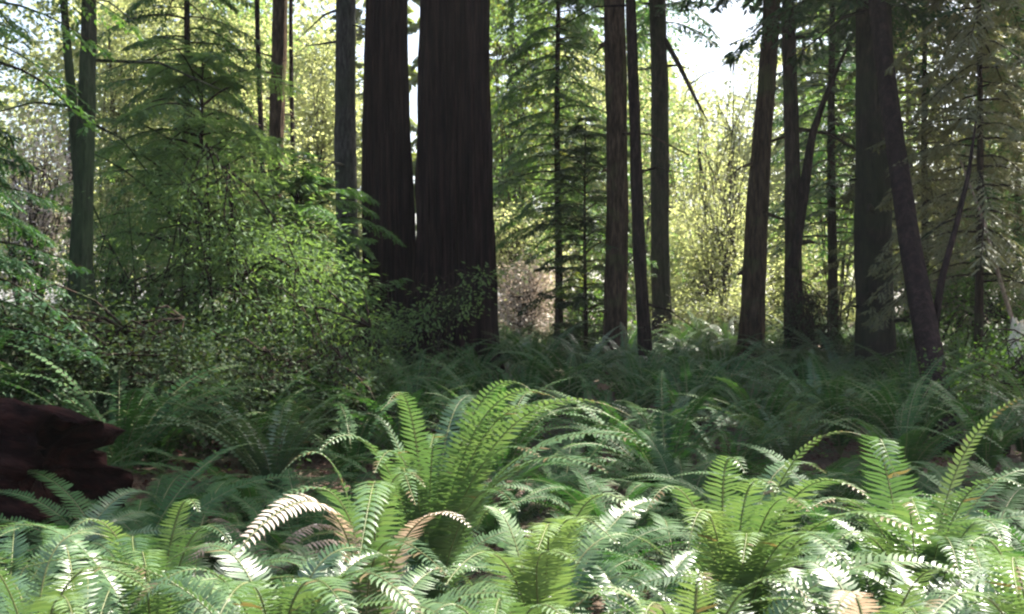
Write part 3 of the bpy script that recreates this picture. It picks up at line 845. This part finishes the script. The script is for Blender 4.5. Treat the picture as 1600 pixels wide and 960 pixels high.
hero('bright fern lower middle with tightly overlapping sunlit fronds', P(850, 960, 3.3), [
    Fr((850, 860, 3.3), (915, 690, 3.1), (998, 812, 3.0), tone=.8, W=.13),
    Fr((840, 860, 3.3), (860, 740, 3.0), (965, 850, 2.7), tone=.85, W=.15),
    Fr((840, 870, 3.2), (880, 750, 2.9), (840, 860, 2.6), tone=.9, W=.14),
    Fr((830, 880, 3.2), (770, 800, 2.9), (696, 915, 2.6), tone=.75, W=.13),
    Fr((830, 870, 3.2), (780, 720, 3.3), (745, 830, 3.4), tone=.95, W=.14),
    Fr((850, 900, 3.2), (800, 820, 2.8), (905, 880, 2.6), tone=.95, W=.14),
    Fr((850, 860, 3.3), (950, 780, 3.5), (1040, 870, 3.6), tone=.6, W=.13),
], 'fern', 7, .7)
hero('fern at the bottom left of centre with long arcs sweeping over the frame edge', P(430, 1080, 2.75), [
    Fr((450, 930, 2.7), (560, 790, 2.5), (665, 985, 2.4), tone=.55, W=.14),
    Fr((430, 940, 2.7), (480, 800, 2.3), (560, 1000, 2.1), tone=.75, W=.14),
    Fr((420, 930, 2.7), (330, 800, 2.6), (200, 960, 2.5), tone=.6, W=.13),
    Fr((430, 940, 2.7), (400, 820, 2.3), (330, 990, 2.1), tone=.65, W=.13),
    Fr((440, 920, 2.8), (500, 800, 2.9), (620, 880, 3.0), tone=.4, W=.13),
    Fr((430, 930, 2.8), (380, 790, 2.9), (260, 880, 3.0), tone=.45, W=.13),
], 'fern', 5, .6)
hero('fern at left with a narrow upright frond beside darker curled fronds', P(240, 1020, 3.5), [
    Fr((250, 900, 3.5), (280, 720, 3.4), (310, 800, 3.3), tone=.95, W=.12),
    Fr((265, 900, 3.4), (300, 760, 3.3), (360, 850, 3.2), tone=.5, W=.13),
    Fr((230, 880, 3.4), (160, 740, 3.3), (100, 850, 3.2), tone=.85, W=.14),
    Fr((230, 880, 3.4), (190, 760, 3.2), (215, 900, 2.9), tone=.3, W=.14),
    Fr((240, 900, 3.4), (200, 780, 3.0), (240, 930, 2.7), tone=.8, W=.13),
], 'fern', 6, .7)
hero('fern in the bottom left corner with pale stiff fronds over dark ground', P(60, 1060, 2.9), [
    Fr((60, 940, 2.9), (110, 820, 2.7), (235, 925, 2.5), tone=.8, W=.12),
    Fr((50, 920, 2.9), (60, 800, 3.0), (170, 840, 3.1), tone=.6, W=.12),
    Fr((50, 940, 2.9), (-20, 800, 2.8), (-80, 920, 2.7), tone=.6, W=.13),
    Fr((60, 960, 2.8), (100, 850, 2.4), (120, 1000, 2.2), tone=.8, W=.12),
], 'fern', 6, .65)
hero('lush fern right of centre with broad upright yellow green fronds', P(1150, 960, 4.0), [
    Fr((1130, 860, 4.0), (1110, 640, 3.9), (1165, 740, 3.7), tone=.8, W=.17),
    Fr((1140, 860, 4.0), (1100, 700, 3.6), (1075, 860, 3.4), tone=.95, W=.17),
    Fr((1160, 840, 4.0), (1230, 640, 3.9), (1345, 680, 3.8), tone=.85, W=.12, roll=.3),
    Fr((1160, 860, 3.9), (1200, 720, 3.5), (1265, 800, 3.2), tone=.7, W=.17),
    Fr((1170, 870, 3.9), (1300, 720, 3.6), (1455, 850, 3.3), tone=.7, W=.15),
    Fr((1150, 880, 3.9), (1180, 760, 3.3), (1160, 880, 3.0), tone=.95, W=.15),
    Fr((1150, 850, 4.1), (1190, 660, 4.3), (1290, 740, 4.5), tone=.4, W=.15),
    Fr((1160, 850, 3.9), (1250, 680, 3.7), (1360, 780, 3.4), tone=.75, W=.17, roll=.2),
    Fr((1140, 850, 3.9), (1060, 680, 3.8), (1010, 800, 3.6), tone=.6, W=.16),
    Fr((1165, 860, 3.8), (1240, 760, 3.3), (1330, 890, 3.0), tone=.8, W=.17),
    Fr((1150, 850, 3.9), (1150, 690, 3.6), (1215, 770, 3.4), tone=.9, W=.17),
], 'fern', 7, .8)
hero('fern at right with a broad rounded frond and a tall one leaning out of frame', P(1440, 960, 4.3), [
    Fr((1430, 860, 4.3), (1330, 560, 4.2), (1400, 745, 3.9), tone=.45, W=.22, roll=.1),
    Fr((1450, 850, 4.3), (1480, 660, 4.2), (1605, 618, 4.1), tone=.9, W=.13, roll=.5),
    Fr((1450, 870, 4.2), (1500, 700, 4.0), (1595, 760, 3.8), tone=.6, W=.17),
    Fr((1450, 880, 4.2), (1470, 760, 3.8), (1500, 900, 3.5), tone=.5, W=.16),
    Fr((1430, 880, 4.2), (1350, 720, 3.9), (1260, 800, 3.7), tone=.6, W=.16),
    Fr((1450, 860, 4.4), (1540, 700, 4.5), (1640, 740, 4.6), tone=.5, W=.15),
    Fr((1440, 870, 4.1), (1400, 700, 3.8), (1440, 820, 3.5), tone=.6, W=.18),
    Fr((1460, 860, 4.1), (1540, 740, 3.8), (1570, 860, 3.5), tone=.6, W=.18),
    Fr((1430, 880, 4.1), (1340, 760, 3.7), (1290, 880, 3.4), tone=.7, W=.17),
], 'fern', 7, .85)
hero('large pale green fern in the bottom right corner', P(1640, 1060, 2.8), [
    Fr((1620, 920, 2.8), (1540, 760, 2.7), (1505, 880, 2.6), tone=.75, W=.15),
    Fr((1620, 930, 2.8), (1560, 780, 2.5), (1590, 930, 2.3), tone=.8, W=.15),
    Fr((1620, 960, 2.7), (1520, 840, 2.4), (1440, 990, 2.2), tone=.8, W=.15),
], 'fern', 7, .65)
hero('fern at the bottom right with a curling tan frond above its green ones', P(1370, 1100, 2.5), [
    Fr((1370, 980, 2.5), (1420, 840, 2.3), (1505, 905, 2.2), tone=.85, W=.12),
    Fr((1360, 960, 2.5), (1340, 850, 2.3), (1300, 975, 2.2), mat='frond_dry', tone=.95, W=.11),
    Fr((1370, 980, 2.5), (1430, 880, 2.2), (1440, 1000, 2.0), tone=.8, W=.12),
    Fr((1370, 960, 2.6), (1310, 820, 2.8), (1200, 900, 2.9), tone=.6, W=.12),
], 'fern', 6, .5)
hero('sunlit fern at the bottom edge below the lush upright one', P(1080, 1140, 2.4), [
    Fr((1080, 980, 2.4), (1090, 820, 2.3), (1100, 930, 2.2), tone=.9, W=.12),
    Fr((1080, 990, 2.4), (1160, 830, 2.3), (1270, 940, 2.2), tone=.8, W=.12),
    Fr((1070, 990, 2.4), (980, 840, 2.4), (890, 960, 2.4), tone=.85, W=.12),
    Fr((1080, 1000, 2.3), (1020, 850, 2.1), (1000, 1000, 2.0), tone=.9, W=.12),
], 'fern', 6, .5)
hero('fern at the bottom edge below the bright lower middle fern', P(780, 1160, 2.45), [
    Fr((780, 1000, 2.4), (820, 870, 2.3), (900, 990, 2.2), tone=.8, W=.12),
    Fr((780, 1000, 2.4), (730, 880, 2.4), (660, 980, 2.3), tone=.6, W=.12),
    Fr((780, 1000, 2.4), (790, 860, 2.2), (770, 980, 2.0), tone=.75, W=.12),
], 'fern', 6, .5)

# the nearer shaded ferns, each with its fronds: (column, distance, scale, label)
near = [
    (440, 5.6, .85, 'small rounded fern with a bright top left of the tall middle fern'),
    (330, 6.2, .9, 'shaded fern right of the rotting log with fronds drooping left'),
    (230, 6.8, .95, 'shaded fern behind the rotting log'),
    (120, 7.6, .95, 'dim fern on the bank above the rotting log'),
    (400, 7.8, 1.0, 'shaded fern beyond the small brown stump'),
    (540, 7.2, 1.0, 'dim blue green fern behind the left half of the tall middle fern'),
    (640, 8.2, 1.0, 'dim fern in front of the foot of the double redwood'),
    (770, 7.6, 1.05, 'long fronded dim fern right behind the tall middle fern'),
    (880, 8.6, 1.1, 'dark fern with steep parallel fronds right of the double redwood'),
    (960, 7.0, 1.05, 'blue green fern right of the tall middle fern'),
    (1060, 6.0, 1.05, 'dark fern filling the gap left of the lush upright fern'),
    (1070, 8.0, 1.1, 'blue green fern below the black slim trunk'),
    (1180, 7.0, 1.05, 'blue green fern behind the lush upright fern'),
    (1250, 8.4, 1.05, 'dim fern below the brown leaning trunk'),
    (1320, 6.4, 1.0, 'dim fern behind the rounded broad frond tip'),
    (1400, 7.8, 1.0, 'dim fern left of the foot of the slanting trunk'),
    (1540, 6.6, 1.05, 'dim green fern in front of the foot of the slanting trunk at right'),
    (1600, 8.2, 1.0, 'fern at the right edge behind the slanting trunk'),
    (1680, 5.6, 1.0, 'fern cut off by the right edge'),
    (1000, 4.7, .85, 'fern behind the arc of the bright lower middle fern'),
    (300, 4.8, .8, 'shadowed fern left of the pale dry frond'),
    (1560, 3.7, .85, 'fern between the large pale corner fern and the tall leaning frond'),
    (1310, 3.4, .7, 'fern in the middle of the bright right hand group'),
]
near += [
    (90, 5.2, .95, 'dark fern right in front of the broken end of the rotting log'),
    (190, 5.6, 1.0, 'dark fern to the right of the rotting log with fronds over its end'),
    (10, 4.6, .9, 'fern in front of the rotting log at the left edge'),
    (280, 5.7, .9, 'shaded fern between the rotting log and the withered fern'),
    (480, 6.2, 1.0, 'dim fern behind the small rounded fern with a bright top'),
    (1130, 3.2, .6, 'sunlit fern overlapping the foot of the lush upright fern'),
    (1580, 3.1, .7, 'sunlit fern just behind the large pale corner fern'),
    (1380, 4.0, .75, 'fern under the broad rounded frond'),
    (1200, 2.9, .62, 'bright fern right below the lush upright fern'),
    (1480, 3.0, .62, 'fern above the curling tan frond at the bottom right'),
    (130, 3.9, .75, 'fern with drooping fronds above the bottom left corner'),
    (1400, 5.3, .95, 'green fern just beyond the broad rounded frond'),
    (1250, 5.0, .9, 'green fern just beyond the lush upright fern'),
    (880, 5.8, .95, 'dim fern under the long right hand fronds of the tall middle fern'),
    (520, 5.0, .85, 'dim fern under the left hand fronds of the tall middle fern'),
    (60, 5.0, .7, 'dark fern in front of the rotting log'),
]
for u, d, s, lab in near:
    if d < 4.6: s = min(1.02, s * 1.38)
    x = (u - 800) / FPX * d
    t = thing('sword_fern', lab, 'fern', (x, d, float(ground(x, d))), U(0, 6.28), 'sword ferns close by', s)
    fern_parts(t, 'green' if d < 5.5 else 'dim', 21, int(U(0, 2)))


# whole-fern meshes for the ferns too far to show single fronds
def whole_fern(seed, lod, mat):
    global rng
    keep, rng = rng, np.random.default_rng(seed)
    mb = MB()
    n = 17
    for i in range(n):
        a = i * 2.399 + U(-.4, .4)
        p = arc_pts(U(1.0, 1.45), U(60, 84), U(-45, 5), U(-.3, .3))
        c, s = math.cos(a), math.sin(a)
        p = np.stack([p[:, 0] * c - p[:, 1] * s, p[:, 0] * s + p[:, 1] * c, p[:, 2]], 1)
        frond_shape(mb, p, U(.15, .20), 34 if lod else 34, lod, U(.25, .8), roll=U(-.3, .3))
    rng = keep
    return mb.mesh('sword_fern', [M[mat], M['rachis']])


WF = [whole_fern(300 + i, 1, 'fern_shaded') for i in range(5)]
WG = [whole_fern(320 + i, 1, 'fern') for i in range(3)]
occ = [(o.location.x, o.location.y) for o in scene.objects if o.get('category') == 'fern']
bands = [(8.5, 12.5, 'shaded sword ferns of the middle rows', 'shaded blue green fern in the middle rows of the fern field'),
         (12.5, 18, 'small shaded sword ferns of the far rows', 'small shaded fern in the far rows of the fern field'),
         (18, 27, 'tiny sword ferns along the sunny edge', 'tiny fern along the sunny far edge of the fern field')]
for d0, d1, grp, lab in bands:
    tries = 0; cnt = 0
    lim = {8.5: 85, 12.5: 100, 18: 100}[d0]
    while cnt < lim and tries < 4000:
        tries += 1
        d = math.sqrt(U(d0 ** 2, d1 ** 2)); x = U(-.5, .5) * d
        if min((x - a) ** 2 + (d - b) ** 2 for a, b in occ) < (.78 if d < 12 else .85) ** 2: continue
        if abs(x + 1.33) < .95 and abs(d - 17) < 1.0: continue
        occ.append((x, d))
        me = WG[rng.integers(3)] if (d > 19 and U(0, 1) < .7) or U(0, 1) < .15 else WF[rng.integers(5)]
        o = link('sword_fern', me, None, (x, d, float(ground(x, d))), (U(-.08, .08), U(-.08, .08), U(0, 6.28)), U(.9, 1.2) * (1 if d < 18 else .95))
        tag(o, lab, 'fern', grp)
        cnt += 1


# ------------------------------------------------------------------ ground cover and litter (nobody could count it)
def cover():
    mb = MB()
    n = 26000
    y = np.sqrt(U(1.2 ** 2, 14 ** 2, n)); x = U(-.6, .6, n) * (y + .6)
    z = ground(x, y) + U(.0, .03, n)
    b = np.stack([x, y, z], 1)
    d = rng.normal(size=(n, 3)) * [1, 1, .25]
    diamonds(mb, b, d, np.array([0, 0, 1.0]) + rng.normal(size=(n, 3)) * .35, U(.03, .09, n), U(.012, .04, n), U(.1, .9, n))
    tag(link('leaf_litter', mb.mesh('leaf_litter', [M['frond_dark']])), 'brown fallen leaves and needles lying over the dark forest floor', 'leaf litter', kind='stuff')
    mb = MB()
    n = 15000
    y = np.sqrt(U(1.5 ** 2, 34 ** 2, n)); x = U(-.6, .6, n) * (y + .6)
    h = U(.05, .30, n)
    b = np.stack([x, y, ground(x, y) + h], 1)
    d = rng.normal(size=(n, 3)) * [1, 1, .4]
    diamonds(mb, b, d, np.array([0, 0, 1.0]) + rng.normal(size=(n, 3)) * .3, U(.04, .09, n), U(.03, .06, n), U(.1, .9, n))
    tag(link('ground_cover', mb.mesh('ground_cover', [M['shrub']])), 'low green leafy ground cover between the ferns', 'ground cover', kind='stuff')
    mb = MB()
    for i in range(260):
        yy = math.sqrt(U(24 ** 2, 46 ** 2)); xx = U(-.55, .55) * yy
        p0 = np.array([xx, yy, float(ground(xx, yy))])
        for k in range(9):
            a = k * 2.399
            p = arc_pts(U(.7, 1.0), 70, U(-30, 0)); c, s = math.cos(a), math.sin(a)
            p = np.stack([p[:, 0] * c - p[:, 1] * s, p[:, 0] * s + p[:, 1] * c, p[:, 2]], 1) + p0
            frond_shape(mb, p, .2, 11, 1, U(.3, .9))
    tag(link('far_fern_cover', mb.mesh('far_fern_cover', [M['fern'], M['rachis']])), 'bright sheet of distant ferns under the far trees', 'fern cover', kind='stuff')


cover()


# ------------------------------------------------------------------ stumps, logs, sticks
def stump(name, label, loc, r, h, mat, seed, lean=0.1, cat='stump', ragged=.25, amp=.16, dome=0):
    rr = np.random.default_rng(seed)
    seg, n = 64, 26
    th = np.linspace(0, 2 * PI, seg, endpoint=False)
    rd = ridges(seed, amp, ks=(5, 9, 14, 22), lump=.10)
    top = h * (1 - ragged * np.abs(np.sin(th * 1.5 + 1)) + ragged * .4 * np.sin(th * 7 + 2) + rr.normal(size=seg) * ragged * .15)
    rows = []
    for i in range(n):
        s = i / (n - 1)
        z = s * top
        rad = r * (1.25 - .3 * s - dome * s ** 3 + .25 * math.exp(-s * 6)) * rd(th, z)
        rows.append(np.stack([np.cos(th) * rad + lean * z, np.sin(th) * rad, z], 1))
    for s, dz in ((.8, -.03), (.5, -.07), (.15, -.08)):
        last = rows[n - 1]
        c = last.mean(0)
        rows.append(c + (last - c) * [s, s, s * .6] + [0, 0, dz * h])
    v = np.concatenate(rows); m = len(rows)
    i = np.arange(m - 1)[:, None] * seg; j = np.arange(seg)[None, :]; k = (j + 1) % seg
    mb = MB(); mb.add(v, np.stack([i + j, i + k, i + seg + k, i + seg + j], -1).reshape(-1, 4), [[(m - 1) * seg + a, (m - 1) * seg + (a + 1) % seg, (m - 1) * seg] for a in range(1, seg - 1)])
    o = link(name, mb.mesh(name, [M[mat]]), None, loc)
    return tag(o, label, cat)


o = stump('fallen_log', 'thick dark red rotting log lying in deep shade at the left edge', P(165, 745, 6.2), .43, 3.6, 'rot_wood', 19, .0, 'fallen log', ragged=.05, amp=.14)
roughen(o.data, .07, 5.0, .4)
for v_ in o.data.vertices:                                   # the broken end is the near one
    v_.co.z = 3.3 - v_.co.z
    v_.co.y = -v_.co.y
o.location = P(88, 745, 6.3)
o.rotation_euler = (R(-84), 0, R(70))
b = base_at(405, 5.6)
t = thing('withered_fern', 'withered fern with curled reddish brown fronds among the shaded green ferns', 'fern', (b[0], b[1], b[2] + .05))
for i in range(9):
    a = i * 2.399
    mb = MB()
    frond_shape(mb, arc_pts(U(.95, 1.25), 84, U(-110, -70), U(-.3, .3)), .14, 44, 0, U(.2, .6), curl=.5)
    link('frond', mb.mesh('frond', [M['frond_dry'], M['rachis']]), t, (0, 0, 0), (0, U(-.15, .05), a))
x_, y_ = 6.45, 14.0
g_ = float(ground(x_, y_))
stump('sun_spot_stump', 'pale made-up stump standing in for a bright sunlit spot among the bushes near the right edge', (x_, y_, g_), .17, 1.46 - g_, 'sun_spot_wood', 12, .02, ragged=.05, amp=.05, dome=.3)  # made-up stump standing in for a bright spot of sun

# ------------------------------------------------------------------ the misty air of the forest
HAZE = 0.0004
mb = MB()
x0, x1, y0, y1, z0, z1 = -420, 420, -215, 920, -3, 46
v = [(x, y, z) for z in (z0, z1) for y in (y0, y1) for x in (x0, x1)]
mb.add(v, [[0, 2, 3, 1], [4, 5, 7, 6], [0, 1, 5, 4], [2, 6, 7, 3], [0, 4, 6, 2], [1, 3, 7, 5]])
m, n, l = new_mat('haze')
out = n.new('ShaderNodeOutputMaterial'); pv = n.new('ShaderNodeVolumePrincipled')
pv.inputs['Color'].default_value = (.92, .94, .93, 1); pv.inputs['Density'].default_value = HAZE; pv.inputs['Anisotropy'].default_value = .3
l.new(pv.outputs[0], out.inputs['Volume'])
tag(link('haze', mb.mesh('haze', [m], smooth=False)), kind='stuff')
